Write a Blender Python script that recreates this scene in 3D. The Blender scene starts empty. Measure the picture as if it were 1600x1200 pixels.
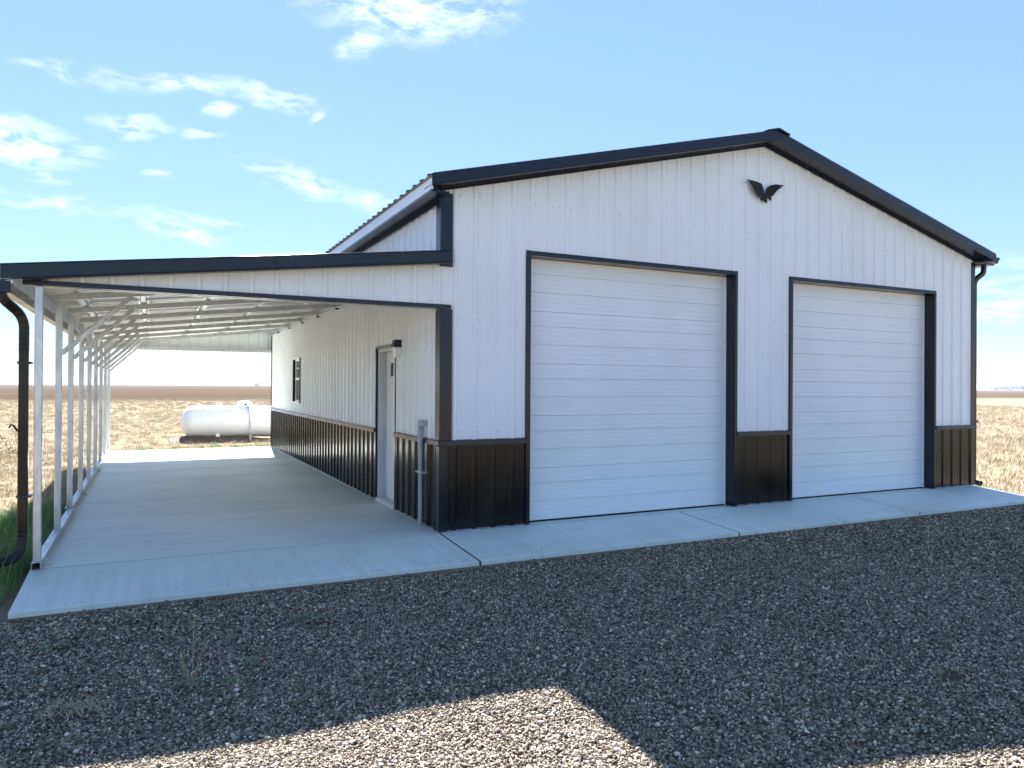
import bpy, math, random
import numpy as np
from mathutils import Vector, Matrix
random.seed(7); rng = np.random.default_rng(11)
S = bpy.context.scene
COL = S.collection

# ---------------------------------------------------------------- camera
cam = bpy.data.cameras.new('camera'); camo = bpy.data.objects.new('camera', cam); COL.objects.link(camo)
YAW, PITCH, ROLL = 0.4609, 0.0036, 0.0061
fw = Vector((math.sin(YAW), math.cos(YAW), 0)); rt = Vector((math.cos(YAW), -math.sin(YAW), 0)); up = Vector((0, 0, 1))
f2 = fw*math.cos(PITCH) + up*math.sin(PITCH); u2 = up*math.cos(PITCH) - fw*math.sin(PITCH)
r3 = rt*math.cos(ROLL) + u2*math.sin(ROLL); u3 = u2*math.cos(ROLL) - rt*math.sin(ROLL)
M4 = Matrix((r3, u3, -f2)).transposed().to_4x4(); M4.translation = Vector((-2.7466, -7.2179, 1.5482))
camo.matrix_world = M4
cam.sensor_width = 36; cam.lens = 36*1137.6/1600
cam.clip_start = 0.05; cam.clip_end = 20000
S.camera = camo

# ---------------------------------------------------------------- world, sun, exposure
SUN_AZ, SUN_EL = math.radians(6.5), math.radians(39.8)      # azimuth measured from +Y towards +X
SKY_STRENGTH, SUN_STRENGTH = 0.067, 5.0
S.view_settings.view_transform = 'Standard'; S.view_settings.look = 'None'
S.view_settings.gamma = 1.0; S.view_settings.use_curve_mapping = False
S.view_settings.exposure = 2.62
S.cycles.use_denoising = True
S.cycles.max_bounces = 7; S.cycles.diffuse_bounces = 4; S.cycles.glossy_bounces = 4
S.cycles.sample_clamp_indirect = 6.0

W_ = bpy.data.worlds.new('World'); S.world = W_; W_.use_nodes = True
nt = W_.node_tree; nt.nodes.clear()
def N(t, kind, **kw):
    n = t.nodes.new(kind)
    for k, v in kw.items():
        if k == 'inp':
            for kk, vv in v.items(): n.inputs[kk].default_value = vv
        else: setattr(n, k, v)
    return n
def L(t, a, b): t.links.new(a, b)
def math_(t, op, a, b=None, c=None, clamp=False):
    n = t.nodes.new('ShaderNodeMath'); n.operation = op; n.use_clamp = clamp
    for i, x in enumerate((a, b, c)):
        if x is None: continue
        if isinstance(x, (int, float)): n.inputs[i].default_value = x
        else: t.links.new(x, n.inputs[i])
    return n.outputs[0]
sky = N(nt, 'ShaderNodeTexSky', sky_type='NISHITA', sun_disc=False, sun_elevation=SUN_EL, sun_rotation=SUN_AZ,
        altitude=2200, air_density=1.0, dust_density=0.05, ozone_density=2.3)
tc = N(nt, 'ShaderNodeTexCoord')
sep = N(nt, 'ShaderNodeSeparateXYZ'); L(nt, tc.outputs['Generated'], sep.inputs[0])
az = math_(nt, 'ARCTAN2', sep.outputs[0], sep.outputs[1]); el = math_(nt, 'ARCSINE', sep.outputs[2])
ae = N(nt, 'ShaderNodeCombineXYZ'); L(nt, az, ae.inputs[0]); L(nt, el, ae.inputs[1])
# drifting wisps: (azimuth, elevation, half length, half height, tilt deg, weight)
WISPS = [(.300, .475, .15, .042, -3, 1.0), (.258, .437, .05, .022, 35, .6), (.420, .468, .07, .025, 12, .7),
         (-.08, .349, .10, .012, -3, .5), (.02, .357, .09, .012, 2, .75), (.13, .360, .09, .016, -6, .65),
         (-.023, .306, .050, .015, 4, 1.0), (.060, .306, .032, .011, 6, .8), (.078, .334, .024, .012, 22, .8),
         (.197, .344, .018, .010, 25, .65), (-.135, .268, .085, .026, -4, 1.35), (-.124, .236, .035, .008, -3, .7),
         (.007, .255, .028, .008, 0, .55), (.18, .262, .085, .022, -12, .7), (.26, .247, .07, .018, -10, .65),
         (-.10, .208, .12, .012, -4, .55), (.04, .203, .11, .009, -3, .5), (.036, .184, .052, .012, -10, 1.0),
         (1.07, .117, .085, .016, 0, .85), (1.08, .086, .10, .016, 0, .95), (1.03, .15, .06, .014, -8, .45),
         (1.45, .20, .25, .03, 4, .9), (-.55, .22, .25, .03, -4, .9), (-.40, .40, .2, .03, 5, .8),
         (.0, .75, .35, .06, 10, .8), (.9, .62, .3, .05, -12, .7), (-1.2, .3, .4, .04, 3, .8), (2.2, .25, .4, .04, -3, .8)]
nz0 = N(nt, 'ShaderNodeTexNoise', inp={'Scale': 9.0, 'Detail': 4.0})
mpw = N(nt, 'ShaderNodeMapping', inp={'Scale': (1, 2.2, 1)}); L(nt, ae.outputs[0], mpw.inputs[0]); L(nt, mpw.outputs[0], nz0.inputs['Vector'])
wa = N(nt, 'ShaderNodeVectorMath', operation='MULTIPLY_ADD'); wa.inputs[1].default_value = (.09, .035, 0)
sub = N(nt, 'ShaderNodeVectorMath', operation='SUBTRACT'); sub.inputs[1].default_value = (.5, .5, .5)
L(nt, nz0.outputs['Color'], sub.inputs[0]); L(nt, sub.outputs[0], wa.inputs[0]); L(nt, ae.outputs[0], wa.inputs[2])
tot = None
for (a0, e0, sa, se, tilt, wgt) in WISPS:
    mp = N(nt, 'ShaderNodeMapping', vector_type='TEXTURE',
           inp={'Location': (a0, e0, 0), 'Rotation': (0, 0, math.radians(tilt)), 'Scale': (sa*1.25, se*1.3, 1)})
    L(nt, wa.outputs[0], mp.inputs[0])
    ln = N(nt, 'ShaderNodeVectorMath', operation='LENGTH'); L(nt, mp.outputs[0], ln.inputs[0])
    mr = N(nt, 'ShaderNodeMapRange', interpolation_type='SMOOTHSTEP', inp={'From Min': 1.0, 'From Max': 0.0, 'To Min': 0.0, 'To Max': wgt*.9})
    L(nt, ln.outputs['Value'], mr.inputs[0])
    tot = mr.outputs[0] if tot is None else math_(nt, 'MAXIMUM', tot, mr.outputs[0])
mp2 = N(nt, 'ShaderNodeMapping', inp={'Scale': (22, 62, 1), 'Rotation': (0, 0, math.radians(6))}); L(nt, wa.outputs[0], mp2.inputs[0])
nz = N(nt, 'ShaderNodeTexNoise', inp={'Scale': 1.0, 'Detail': 9.0, 'Roughness': .62, 'Distortion': .15}); L(nt, mp2.outputs[0], nz.inputs['Vector'])
nn = math_(nt, 'MULTIPLY_ADD', nz.outputs[0], 3.4, -1.28)
den = math_(nt, 'MULTIPLY', tot, nn)
den = math_(nt, 'SUBTRACT', den, .03)
den = math_(nt, 'MULTIPLY', den, 1.15, clamp=True)
# sky colour dimmed by its own brightness, to hold down the bright horizon
lum = N(nt, 'ShaderNodeRGBToBW'); L(nt, sky.outputs[0], lum.inputs[0])
soft = N(nt, 'ShaderNodeVectorMath', operation='SCALE'); L(nt, sky.outputs[0], soft.inputs[0])
L(nt, math_(nt, 'POWER', math_(nt, 'MAXIMUM', lum.outputs[0], .05)  , -.52), soft.inputs['Scale'])    # the whole dome a little more even
mixc = N(nt, 'ShaderNodeMix', data_type='RGBA'); L(nt, den, mixc.inputs[0]); L(nt, soft.outputs[0], mixc.inputs[6])
mixc.inputs[7].default_value = (4.1, 4.3, 4.5, 1)
bg = N(nt, 'ShaderNodeBackground', inp={'Strength': SKY_STRENGTH}); L(nt, mixc.outputs[2], bg.inputs[0])
wo = N(nt, 'ShaderNodeOutputWorld'); L(nt, bg.outputs[0], wo.inputs[0])

sun = bpy.data.lights.new('sun', 'SUN'); suno = bpy.data.objects.new('sun', sun); COL.objects.link(suno)
sun.energy = SUN_STRENGTH; sun.angle = math.radians(.53); sun.color = (1, .975, .935)
sd = Vector((math.sin(SUN_AZ)*math.cos(SUN_EL), math.cos(SUN_AZ)*math.cos(SUN_EL), math.sin(SUN_EL)))
suno.rotation_euler = sd.to_track_quat('Z', 'Y').to_euler()
suno.location = sd*60

# ---------------------------------------------------------------- materials
def mat(name, col, rough=.5, metal=0.0, var=None, bump=None, spec=.5, coat=0):
    """var = (scale vec, detail, colour b, lo, hi); bump = (scale vec, detail, strength, distance)"""
    m = bpy.data.materials.new(name); m.use_nodes = True; t = m.node_tree
    b = t.nodes['Principled BSDF']
    b.inputs['Base Color'].default_value = (*col, 1); b.inputs['Roughness'].default_value = rough
    b.inputs['Metallic'].default_value = metal; b.inputs['Specular IOR Level'].default_value = spec
    b.inputs['Coat Weight'].default_value = coat
    g = N(t, 'ShaderNodeNewGeometry')
    if var:
        mp = N(t, 'ShaderNodeMapping', inp={'Scale': var[0]}); L(t, g.outputs['Position'], mp.inputs[0])
        n = N(t, 'ShaderNodeTexNoise', inp={'Scale': 1.0, 'Detail': var[1], 'Roughness': .6}); L(t, mp.outputs[0], n.inputs['Vector'])
        r = N(t, 'ShaderNodeMapRange', inp={'From Min': var[3], 'From Max': var[4]}); L(t, n.outputs[0], r.inputs[0])
        x = N(t, 'ShaderNodeMix', data_type='RGBA'); L(t, r.outputs[0], x.inputs[0])
        x.inputs[6].default_value = (*col, 1); x.inputs[7].default_value = (*var[2], 1)
        L(t, x.outputs[2], b.inputs['Base Color'])
        rr = N(t, 'ShaderNodeMapRange', inp={'From Min': .3, 'From Max': .7, 'To Min': max(0, rough-.07), 'To Max': min(1, rough+.09)})
        L(t, n.outputs[0], rr.inputs[0]); L(t, rr.outputs[0], b.inputs['Roughness'])
    if bump:
        mp = N(t, 'ShaderNodeMapping', inp={'Scale': bump[0]}); L(t, g.outputs['Position'], mp.inputs[0])
        n = N(t, 'ShaderNodeTexNoise', inp={'Scale': 1.0, 'Detail': bump[1]}); L(t, mp.outputs[0], n.inputs['Vector'])
        bp = N(t, 'ShaderNodeBump', inp={'Strength': bump[2], 'Distance': bump[3]}); L(t, n.outputs[0], bp.inputs['Height'])
        L(t, bp.outputs[0], b.inputs['Normal'])
    return m
M = {}
M['white'] = mat('white_painted_steel', (.76, .80, .84), .34, var=((1.3, 1.3, .5), 5, (.69, .725, .75), .45, .8), bump=((2.2, 2.2, .7), 2, .16, .02))
M['black'] = mat('black_painted_steel', (.0022, .0022, .0025), .19, var=((3, 3, 1.2), 6, (.006, .006, .006), .45, .75), bump=((3.0, 3.0, .8), 2, .12, .015), spec=.3)
M['trim'] = mat('black_trim_steel', (.003, .007, .018), .2, var=((4, 4, 2), 5, (.006, .010, .019), .5, .8), bump=((3, 3, 2), 2, .1, .01), spec=.38)  # black paint; the blue in its base colour stands in for reflected sky
M['door'] = mat('white_door_steel', (.76, .80, .84), .42, var=((1.5, 1.5, .8), 5, (.71, .745, .775), .45, .8), bump=((90, 90, 90), 2, .06, .002))
M['galv'] = mat('galvanized_steel', (.62, .64, .66), .38, .75, var=((14, 14, 5), 6, (.46, .48, .50), .35, .7), bump=((20, 20, 6), 3, .05, .004))
M['galvroof'] = mat('bare_roof_underside', (.66, .65, .62), .42, .55, var=((2, 3, 3), 5, (.52, .51, .48), .4, .75))
M['concrete'] = mat('concrete', (.40, .39, .37), .82)
M['pvc'] = mat('grey_plastic_conduit', (.36, .38, .40), .5, var=((9, 9, 9), 3, (.31, .33, .35), .4, .7))
M['tank'] = mat('white_tank_paint', (.82, .82, .81), .35, var=((3, 3, 3), 5, (.74, .73, .70), .5, .85))
M['vinyl'] = mat('white_vinyl', (.80, .80, .79), .4)
M['frame'] = mat('primed_door_frame', (.58, .60, .61), .45, var=((6, 6, 3), 4, (.43, .45, .46), .4, .7))
M['dark'] = mat('dark_void', (.012, .012, .013), .8)
M['rubber'] = mat('black_rubber', (.006, .006, .007), .6, spec=.25)
M['lens'] = mat('frosted_lens', (.75, .75, .72), .3)
M['screw'] = mat('screw_head', (.45, .46, .47), .4, .6)
M['soil'] = mat('bare_soil', (.06, .042, .028), .95, var=((8, 8, 8), 6, (.10, .074, .05), .4, .7), bump=((25, 25, 25), 5, .8, .03))
gl = bpy.data.materials.new('window_glass'); gl.use_nodes = True
b = gl.node_tree.nodes['Principled BSDF']; b.inputs['Base Color'].default_value = (.03, .035, .035, 1); b.inputs['Roughness'].default_value = .04
b.inputs['Specular IOR Level'].default_value = .7
M['glass'] = gl
M['screen'] = mat('insect_screen', (.05, .055, .045), .7)

def concrete(name, streak, seed):
    m = bpy.data.materials.new(name); m.use_nodes = True; t = m.node_tree; b = t.nodes['Principled BSDF']
    b.inputs['Specular IOR Level'].default_value = .5
    g = N(t, 'ShaderNodeNewGeometry')
    def noise(sc, det, rough=.6, off=0):
        mp = N(t, 'ShaderNodeMapping', inp={'Scale': sc, 'Location': (off, seed, 0)}); L(t, g.outputs['Position'], mp.inputs[0])
        n = N(t, 'ShaderNodeTexNoise', inp={'Scale': 1.0, 'Detail': det, 'Roughness': rough}); L(t, mp.outputs[0], n.inputs['Vector']); return n.outputs[0]
    big = noise((.7, .9, 1), 5); st = noise(streak, 3, .6, 3); fine = noise((60, 60, 60), 3, .6, 5); spots = noise((5, 5, 5), 4, .65, 9)
    v = math_(t, 'MULTIPLY_ADD', big, .34, .60)
    v = math_(t, 'MULTIPLY_ADD', st, .36, math_(t, 'MULTIPLY_ADD', noise((.25, 1.1, 1), 4, .6, 21), .40, math_(t, 'SUBTRACT', v, .25))); v = math_(t, 'MULTIPLY_ADD', fine, .10, v)
    d = N(t, 'ShaderNodeMapRange', inp={'From Min': .64, 'From Max': .78, 'To Min': 0, 'To Max': -.2}); L(t, spots, d.inputs[0])
    v = math_(t, 'ADD', v, d.outputs[0])
    mx = N(t, 'ShaderNodeMix', data_type='RGBA', blend_type='MULTIPLY', inp={0: 1.0}); mx.inputs[6].default_value = (.68, .735, .69, 1)
    cb = N(t, 'ShaderNodeCombineColor'); [L(t, v, cb.inputs[i]) for i in range(3)]
    L(t, cb.outputs[0], mx.inputs[7]); L(t, mx.outputs[2], b.inputs['Base Color'])
    r = math_(t, 'MULTIPLY_ADD', st, .25, .45); L(t, r, b.inputs['Roughness'])
    h = math_(t, 'MULTIPLY_ADD', noise(tuple(5*s for s in streak), 2, .5, 1), .7, math_(t, 'MULTIPLY', fine, .4))
    bp = N(t, 'ShaderNodeBump', inp={'Strength': .28, 'Distance': .004}); L(t, h, bp.inputs['Height']); L(t, bp.outputs[0], b.inputs['Normal'])
    return m
M['concrete_floor'] = concrete('trowelled_concrete', (.5, 5.0, 1), 2.0)
M['concrete_apron'] = concrete('broomed_concrete', (14.0, .5, 1), 8.0)

def ramp_mat(name, stops, rough=.9, bump=None, src='random'):
    m = bpy.data.materials.new(name); m.use_nodes = True; t = m.node_tree; b = t.nodes['Principled BSDF']
    b.inputs['Roughness'].default_value = rough; b.inputs['Specular IOR Level'].default_value = .3
    oi = N(t, 'ShaderNodeObjectInfo'); r = N(t, 'ShaderNodeValToRGB'); L(t, oi.outputs['Random'], r.inputs[0])
    e = r.color_ramp.elements
    while len(e) < len(stops): e.new(.5)
    for x, (p, c) in zip(e, stops): x.position = p; x.color = (*c, 1)
    L(t, r.outputs[0], b.inputs['Base Color'])
    return m
M['stone'] = ramp_mat('crushed_stone', [(0, (.030, .024, .018)), (.22, (.095, .077, .056)), (.52, (.205, .168, .122)), (.78, (.33, .275, .205)), (.93, (.52, .45, .355)), (1, (.76, .69, .58))], .85)
M['straw'] = ramp_mat('dry_straw', [(0, (.31, .25, .165)), (.4, (.43, .355, .245)), (.75, (.49, .42, .305)), (1, (.37, .295, .20))], .8)
M['green'] = ramp_mat('green_blades', [(0, (.08, .16, .045)), (.5, (.13, .25, .07)), (.85, (.21, .31, .10)), (1, (.40, .36, .19))], .6)
M['weed'] = ramp_mat('weed_leaves', [(0, (.13, .18, .11)), (1, (.21, .27, .17))], .7)
M['stalk'] = mat('dry_stalk', (.34, .26, .16), .85)
M['seed'] = mat('dry_seed_head', (.05, .033, .022), .9)
M['bark'] = mat('bark', (.10, .08, .06), .9)
M['leaf'] = mat('distant_foliage', (.075, .09, .07), .8)

def ground_mat(name, kind):
    m = bpy.data.materials.new(name); m.use_nodes = True; t = m.node_tree; b = t.nodes['Principled BSDF']
    b.inputs['Roughness'].default_value = 1.0; b.inputs['Specular IOR Level'].default_value = 0.0
    g = N(t, 'ShaderNodeNewGeometry')
    def noise(sc, det, rough=.6):
        mp = N(t, 'ShaderNodeMapping', inp={'Scale': sc}); L(t, g.outputs['Position'], mp.inputs[0])
        n = N(t, 'ShaderNodeTexNoise', inp={'Scale': 1.0, 'Detail': det, 'Roughness': rough}); L(t, mp.outputs[0], n.inputs['Vector']); return n.outputs[0]
    def ramp(src, stops):
        r = N(t, 'ShaderNodeValToRGB'); L(t, src, r.inputs[0]); e = r.color_ramp.elements
        while len(e) < len(stops): e.new(.5)
        for x, (p, c) in zip(e, stops): x.position = p; x.color = (*c, 1)
        return r.outputs[0]
    if kind == 'gravel':
        vo = N(t, 'ShaderNodeTexVoronoi', inp={'Scale': 48.0}); L(t, g.outputs['Position'], vo.inputs['Vector'])
        sp = N(t, 'ShaderNodeSeparateColor'); L(t, vo.outputs['Color'], sp.inputs[0])
        c = ramp(sp.outputs[0], [(0, (.04, .033, .026)), (.4, (.115, .096, .074)), (.75, (.215, .182, .14)), (1, (.37, .32, .255))])
        L(t, c, b.inputs['Base Color'])
        h = math_(t, 'SUBTRACT', 1.0, vo.outputs['Distance'])
        bp = N(t, 'ShaderNodeBump', inp={'Strength': 1.0, 'Distance': .012}); L(t, h, bp.inputs['Height']); L(t, bp.outputs[0], b.inputs['Normal'])
    else:
        near = ramp(noise((.35, .35, .35), 8, .7), [(.3, (.19, .15, .10)), (.5, (.235, .195, .137)), (.7, (.275, .235, .172))])
        far = ramp(noise((.012, .05, .05), 8, .7), [(.3, (.05, .036, .026)), (.5, (.075, .055, .040)), (.7, (.105, .08, .058))])
        sp = N(t, 'ShaderNodeSeparateXYZ'); L(t, g.outputs['Position'], sp.inputs[0])
        yy = math_(t, 'MULTIPLY_ADD', noise((.02, .03, .03), 5), 40.0, sp.outputs[1])
        k = N(t, 'ShaderNodeMapRange', interpolation_type='SMOOTHSTEP', inp={'From Min': 82, 'From Max': 108}); L(t, yy, k.inputs[0])
        x = N(t, 'ShaderNodeMix', data_type='RGBA'); L(t, k.outputs[0], x.inputs[0]); L(t, near, x.inputs[6]); L(t, far, x.inputs[7])
        tw = N(t, 'ShaderNodeMix', data_type='RGBA', blend_type='MULTIPLY', inp={0: .8}); L(t, x.outputs[2], tw.inputs[6])
        L(t, ramp(noise((6, 6, 6), 6, .75), [(.3, (.62, .58, .53)), (.5, (.95, .93, .9)), (.7, (1.12, 1.12, 1.08))]), tw.inputs[7])
        L(t, tw.outputs[2], b.inputs['Base Color'])
        bp = N(t, 'ShaderNodeBump', inp={'Strength': .9, 'Distance': .06}); L(t, noise((9, 9, 9), 6, .7), bp.inputs['Height']); L(t, bp.outputs[0], b.inputs['Normal'])
    return m
M['gravel'] = ground_mat('gravel_bed', 'gravel')
M['field'] = ground_mat('dry_field', 'field')

# ---------------------------------------------------------------- mesh helpers
def org(o):
    v = Vector((0, 0, 0))
    while o is not None: v = v + o.location; o = o.parent
    return v
class MB:
    def __init__(s): s.v = []; s.f = []; s.m = []
    def quad(s, *p, mi=0):
        k = len(s.v); s.v += [tuple(q) for q in p]; s.f.append(tuple(range(k, k+len(p)))); s.m.append(mi)
    def hexa(s, p, mi=0):           # 8 points: bottom 4 ccw, top 4 ccw
        k = len(s.v); s.v += [tuple(q) for q in p]
        for f in ((3, 2, 1, 0), (4, 5, 6, 7), (0, 1, 5, 4), (1, 2, 6, 5), (2, 3, 7, 6), (3, 0, 4, 7)):
            s.f.append(tuple(k+i for i in f)); s.m.append(mi)
    def box(s, x0, x1, y0, y1, z0, z1, mi=0):
        s.hexa([(x0, y0, z0), (x1, y0, z0), (x1, y1, z0), (x0, y1, z0), (x0, y0, z1), (x1, y0, z1), (x1, y1, z1), (x0, y1, z1)], mi)
    def prism(s, pts, a, b, fn, mi=0):   # polygon pts (u,w) swept from a to b; fn(u,w,t)->xyz
        k = len(s.v); n = len(pts)
        s.v += [tuple(fn(u, w, a)) for u, w in pts] + [tuple(fn(u, w, b)) for u, w in pts]
        for i in range(n):
            j = (i+1) % n; s.f.append((k+i, k+j, k+n+j, k+n+i)); s.m.append(mi)
        s.f.append(tuple(k+i for i in range(n-1, -1, -1))); s.m.append(mi)
        s.f.append(tuple(k+n+i for i in range(n))); s.m.append(mi)
    def tube(s, path, r, n=12, square=None, caps=True, mi=0):
        """round tube along points; square=(a,b) gives a rectangular section with ridges"""
        P = [Vector(p) for p in path]; R = r if isinstance(r, (list, tuple)) else [r]*len(P)
        rings = []; prev = None
        for i, p in enumerate(P):
            d = (P[min(i+1, len(P)-1)] - P[max(i-1, 0)]).normalized()
            if prev is None:
                a = Vector((0, 1, 0)) if abs(d.y) < .9 else Vector((1, 0, 0))
            else: a = prev
            a = (a - d*a.dot(d)).normalized(); prev = a; c = d.cross(a)
            k = len(s.v)
            if square:
                aa, bb = square; pr = [(-aa, -bb), (aa, -bb), (aa, bb), (-aa, bb)]
                ch = min(aa, bb)*.25
                pr = [(-aa+ch, -bb), (aa-ch, -bb), (aa, -bb+ch), (aa, bb-ch), (aa-ch, bb), (-aa+ch, bb), (-aa, bb-ch), (-aa, -bb+ch)]
                q = R[i] if r else 1
                s.v += [tuple(p + (a*x + c*y)*q) for x, y in pr]; nn = len(pr)
            else:
                nn = n; s.v += [tuple(p + (a*math.cos(2*math.pi*j/n) + c*math.sin(2*math.pi*j/n))*R[i]) for j in range(n)]
            rings.append((k, nn))
        for (k0, nn), (k1, _) in zip(rings, rings[1:]):
            for j in range(nn): s.f.append((k0+j, k0+(j+1) % nn, k1+(j+1) % nn, k1+j)); s.m.append(mi)
        if caps:
            for (k, nn) in (rings[0], rings[-1]): s.f.append(tuple(range(k, k+nn))); s.m.append(mi)
    def build(s, name, mats, parent=None, smooth=False, bevel=0):
        o0 = org(parent); me = bpy.data.meshes.new(name)
        me.from_pydata([(x-o0.x, y-o0.y, z-o0.z) for x, y, z in s.v], [], s.f)
        mats = mats if isinstance(mats, (list, tuple)) else [mats]
        for m in mats: me.materials.append(M[m])
        me.polygons.foreach_set('material_index', s.m)
        me.update()
        if smooth:
            me.polygons.foreach_set('use_smooth', [True]*len(me.polygons)); me.set_sharp_from_angle(angle=math.radians(38))
        o = bpy.data.objects.new(name, me); COL.objects.link(o); o.parent = parent
        if bevel:
            bv = o.modifiers.new('bevel', 'BEVEL'); bv.width = bevel; bv.segments = 2; bv.limit_method = 'ANGLE'
        return o
def tag(o, label=None, cat=None, group=None, kind=None):
    if label: o['label'] = label
    if cat: o['category'] = cat
    if group: o['group'] = group
    if kind: o['kind'] = kind
    return o
def thing(name, loc, label, cat, group=None):
    o = bpy.data.objects.new(name, None); o.empty_display_size = .2; COL.objects.link(o); o.location = loc
    return tag(o, label, cat, group)

# ribbed steel sheets ------------------------------------------------------------
P_ = .2286
RIB = [(-.034, 0), (-.013, .019), (.013, .019), (.034, 0), (.066, 0), (.070, .0028), (.080, .0028), (.084, 0), (.1446, 0), (.1486, .0028), (.1586, .0028), (.1626, 0)]
def profile(x0, x1, phase, extra=()):
    """(x, height) break points of the ribbed sheet over [x0,x1]"""
    def h(x):
        r = (x-phase+.04) % P_ - .04
        pts = RIB + [(P_-.034, 0)]
        if r <= pts[0][0]: return 0
        for (a, ha), (b2, hb) in zip(pts, pts[1:]):
            if a <= r <= b2: return ha + (hb-ha)*(r-a)/(b2-a)
        return 0
    xs = {round(x0, 5), round(x1, 5)}
    for e in extra:
        if x0 < e < x1: xs.add(round(e, 5))
    k0 = int((x0-phase)/P_)-2
    for k in range(k0, k0+int((x1-x0)/P_)+5):
        for a, _ in RIB:
            x = phase + k*P_ + a
            if x0 < x < x1: xs.add(round(x, 5))
    return [(x, h(x)) for x in sorted(xs)]
def sheet(mb, x0, x1, phase, regions, fn, extra=(), mi=0):
    """regions: [(xa, xb, zlo(x), zhi(x))]; fn(x,h,z)->xyz"""
    edges = [r[0] for r in regions]+[r[1] for r in regions]
    pr = profile(x0, x1, phase, list(edges)+list(extra))
    for (a, ha), (b2, hb) in zip(pr, pr[1:]):
        mid = (a+b2)/2
        for (xa, xb, lo, hi) in regions:
            if xa <= mid <= xb and hi(mid) - lo(mid) > .003:
                mb.quad(fn(a, ha, lo(a)), fn(b2, hb, lo(b2)), fn(b2, hb, hi(b2)), fn(a, ha, hi(a)), mi=mi)
def const(v): return lambda x: v
def sheets(name, x0, x1, phase, regions, fn, m, parent, width=.9144, extra=()):
    n = 0; x = x0
    while x < x1-.01:
        e = min(x1, x+width); mb = MB(); sheet(mb, x, e, phase, regions, fn, extra)
        if mb.f: mb.build(name, m, parent); n += 1
        x = e
    return n

# ---------------------------------------------------------------- dimensions (metres)
W, LEN, WS = 9.13, 11.97, .953
XC = 4.565; SL = .2535; EAVE = 3.62                      # main roof: wall height at eave, slope
def ztop(x): return EAVE + SL*(XC-abs(x-XC))             # top of the gable wall
def zroof(x): return 3.70 + .2535*(XC+.2-abs(x-XC)) - .01
OVX, OVY = .2, .25
def zlean(x): return 2.952 + .1166*x                     # top face of the lean-to roof
LX = -3.76
OPZ = 2.368
D1 = (1.002, 4.106, 3.071); D2 = (5.048, 8.175, 3.074)   # outer edges of the garage-door trims
MD = (1.53, 2.42, 2.08)                                  # entry door, along the side wall
WN = (8.0, 8.785, 1.181, 2.116)                          # window

# ---------------------------------------------------------------- ground
GZ = -.11
mb = MB()
R0 = 4000
xs = [-R0, -400, -60, -14, -3.81, 9.2, 24, 60, 400, R0]; ys = [-R0, -400, -40, -14, -1.12, 12.0, 60, 400, R0]
for i in range(9):
    for j in range(8):
        if -14 <= xs[i] < 24 and -14 <= ys[j] < -1.2: continue      # the gravel bed lies here
        mb.quad((xs[i], ys[j], GZ), (xs[i+1], ys[j], GZ), (xs[i+1], ys[j+1], GZ), (xs[i], ys[j+1], GZ))
tag(mb.build('field', 'field'), 'flat dry grass field running out to the horizon', None, kind='structure')
mb = MB()
gx = np.linspace(-14, 24, 77); gy = np.linspace(-14, -1.03, 40)
def gravel_z(x, y):
    t = min(1, max(0, (-1.03-y)/.6)); return GZ - .008 + .022*math.sin(.9*x+.4*y)*math.sin(.7*y+1)*t + .012*math.sin(2.3*x-1.1*y)*t
for i in range(76):
    for j in range(39):
        q = [(gx[i], gy[j]), (gx[i+1], gy[j]), (gx[i+1], gy[j+1]), (gx[i], gy[j+1])]
        mb.quad(*[(x, y, gravel_z(x, y)) for x, y in q])
tag(mb.build('gravel_drive', 'gravel', smooth=True), 'grey crushed gravel drive in front of the building', None, kind='structure')

# concrete: one piece of the setting, its poured sections are parts
slab = bpy.data.objects.new('concrete_pavement', None); COL.objects.link(slab)
tag(slab, 'poured concrete carport floor and apron along the front of the building', None, kind='structure')
def section(x0, x1, y0, y1, z00, z01, m):
    """z00 height at y0, z01 at y1; rounded arris"""
    g = .011; x0 += g; x1 -= g; y0 += g; y1 -= g; c = .004
    def z(y): return z00 + (z01-z00)*(y-y0)/(y1-y0)
    mb = MB(); t = .16
    A = [(x0, y0), (x1, y0), (x1, y1), (x0, y1)]; B = [(x0+c, y0+c), (x1-c, y0+c), (x1-c, y1-c), (x0+c, y1-c)]
    mb.quad(*[(x, y, z(y)) for x, y in B])
    for i in range(4):
        j = (i+1) % 4
        mb.quad((*A[i], z(A[i][1])-c), (*A[j], z(A[j][1])-c), (*B[j], z(B[j][1])), (*B[i], z(B[i][1])))
        mb.quad((*A[i], z(A[i][1])-t), (*A[j], z(A[j][1])-t), (*A[j], z(A[j][1])-c), (*A[i], z(A[i][1])-c))
    return mb.build('slab_section', m, slab)
for y0, y1 in ((0, 3.66), (3.66, 7.32), (7.32, 9.6), (9.6, LEN)):
    section(-3.645, .0, y0, y1, 0, 0, 'concrete_floor')
APZ = -.068
M['joint'] = mat('dirt_filled_joint', (.045, .042, .038), .95)
def joint(x0, x1, y0, y1, z0, z1):
    mb = MB(); mb.hexa([(x0, y0, z0-.06), (x1, y0, z0-.06), (x1, y1, z1-.06), (x0, y1, z1-.06), (x0, y0, z0-.0035), (x1, y0, z0-.0035), (x1, y1, z1-.0035), (x0, y1, z1-.0035)])
    mb.build('joint_filler', 'joint', slab)
for yj in (3.66, 7.32, 9.6): joint(-3.63, -.012, yj-.0105, yj+.0105, 0, 0)
joint(-3.63, 9.14, -.0105, .0105, 0, 0)
for xj in (0, 3.17, 6.30): joint(xj-.0105, xj+.0105, -1.045, -.012, APZ, 0)
for x0, x1 in ((-3.645, .0), (0, 3.17), (3.17, 6.30), (6.30, 9.16)):
    section(x0, x1, -1.06, 0, APZ, 0, 'concrete_apron')
section(.0, W, .0, LEN, -.004, -.004, 'concrete_floor')
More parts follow.
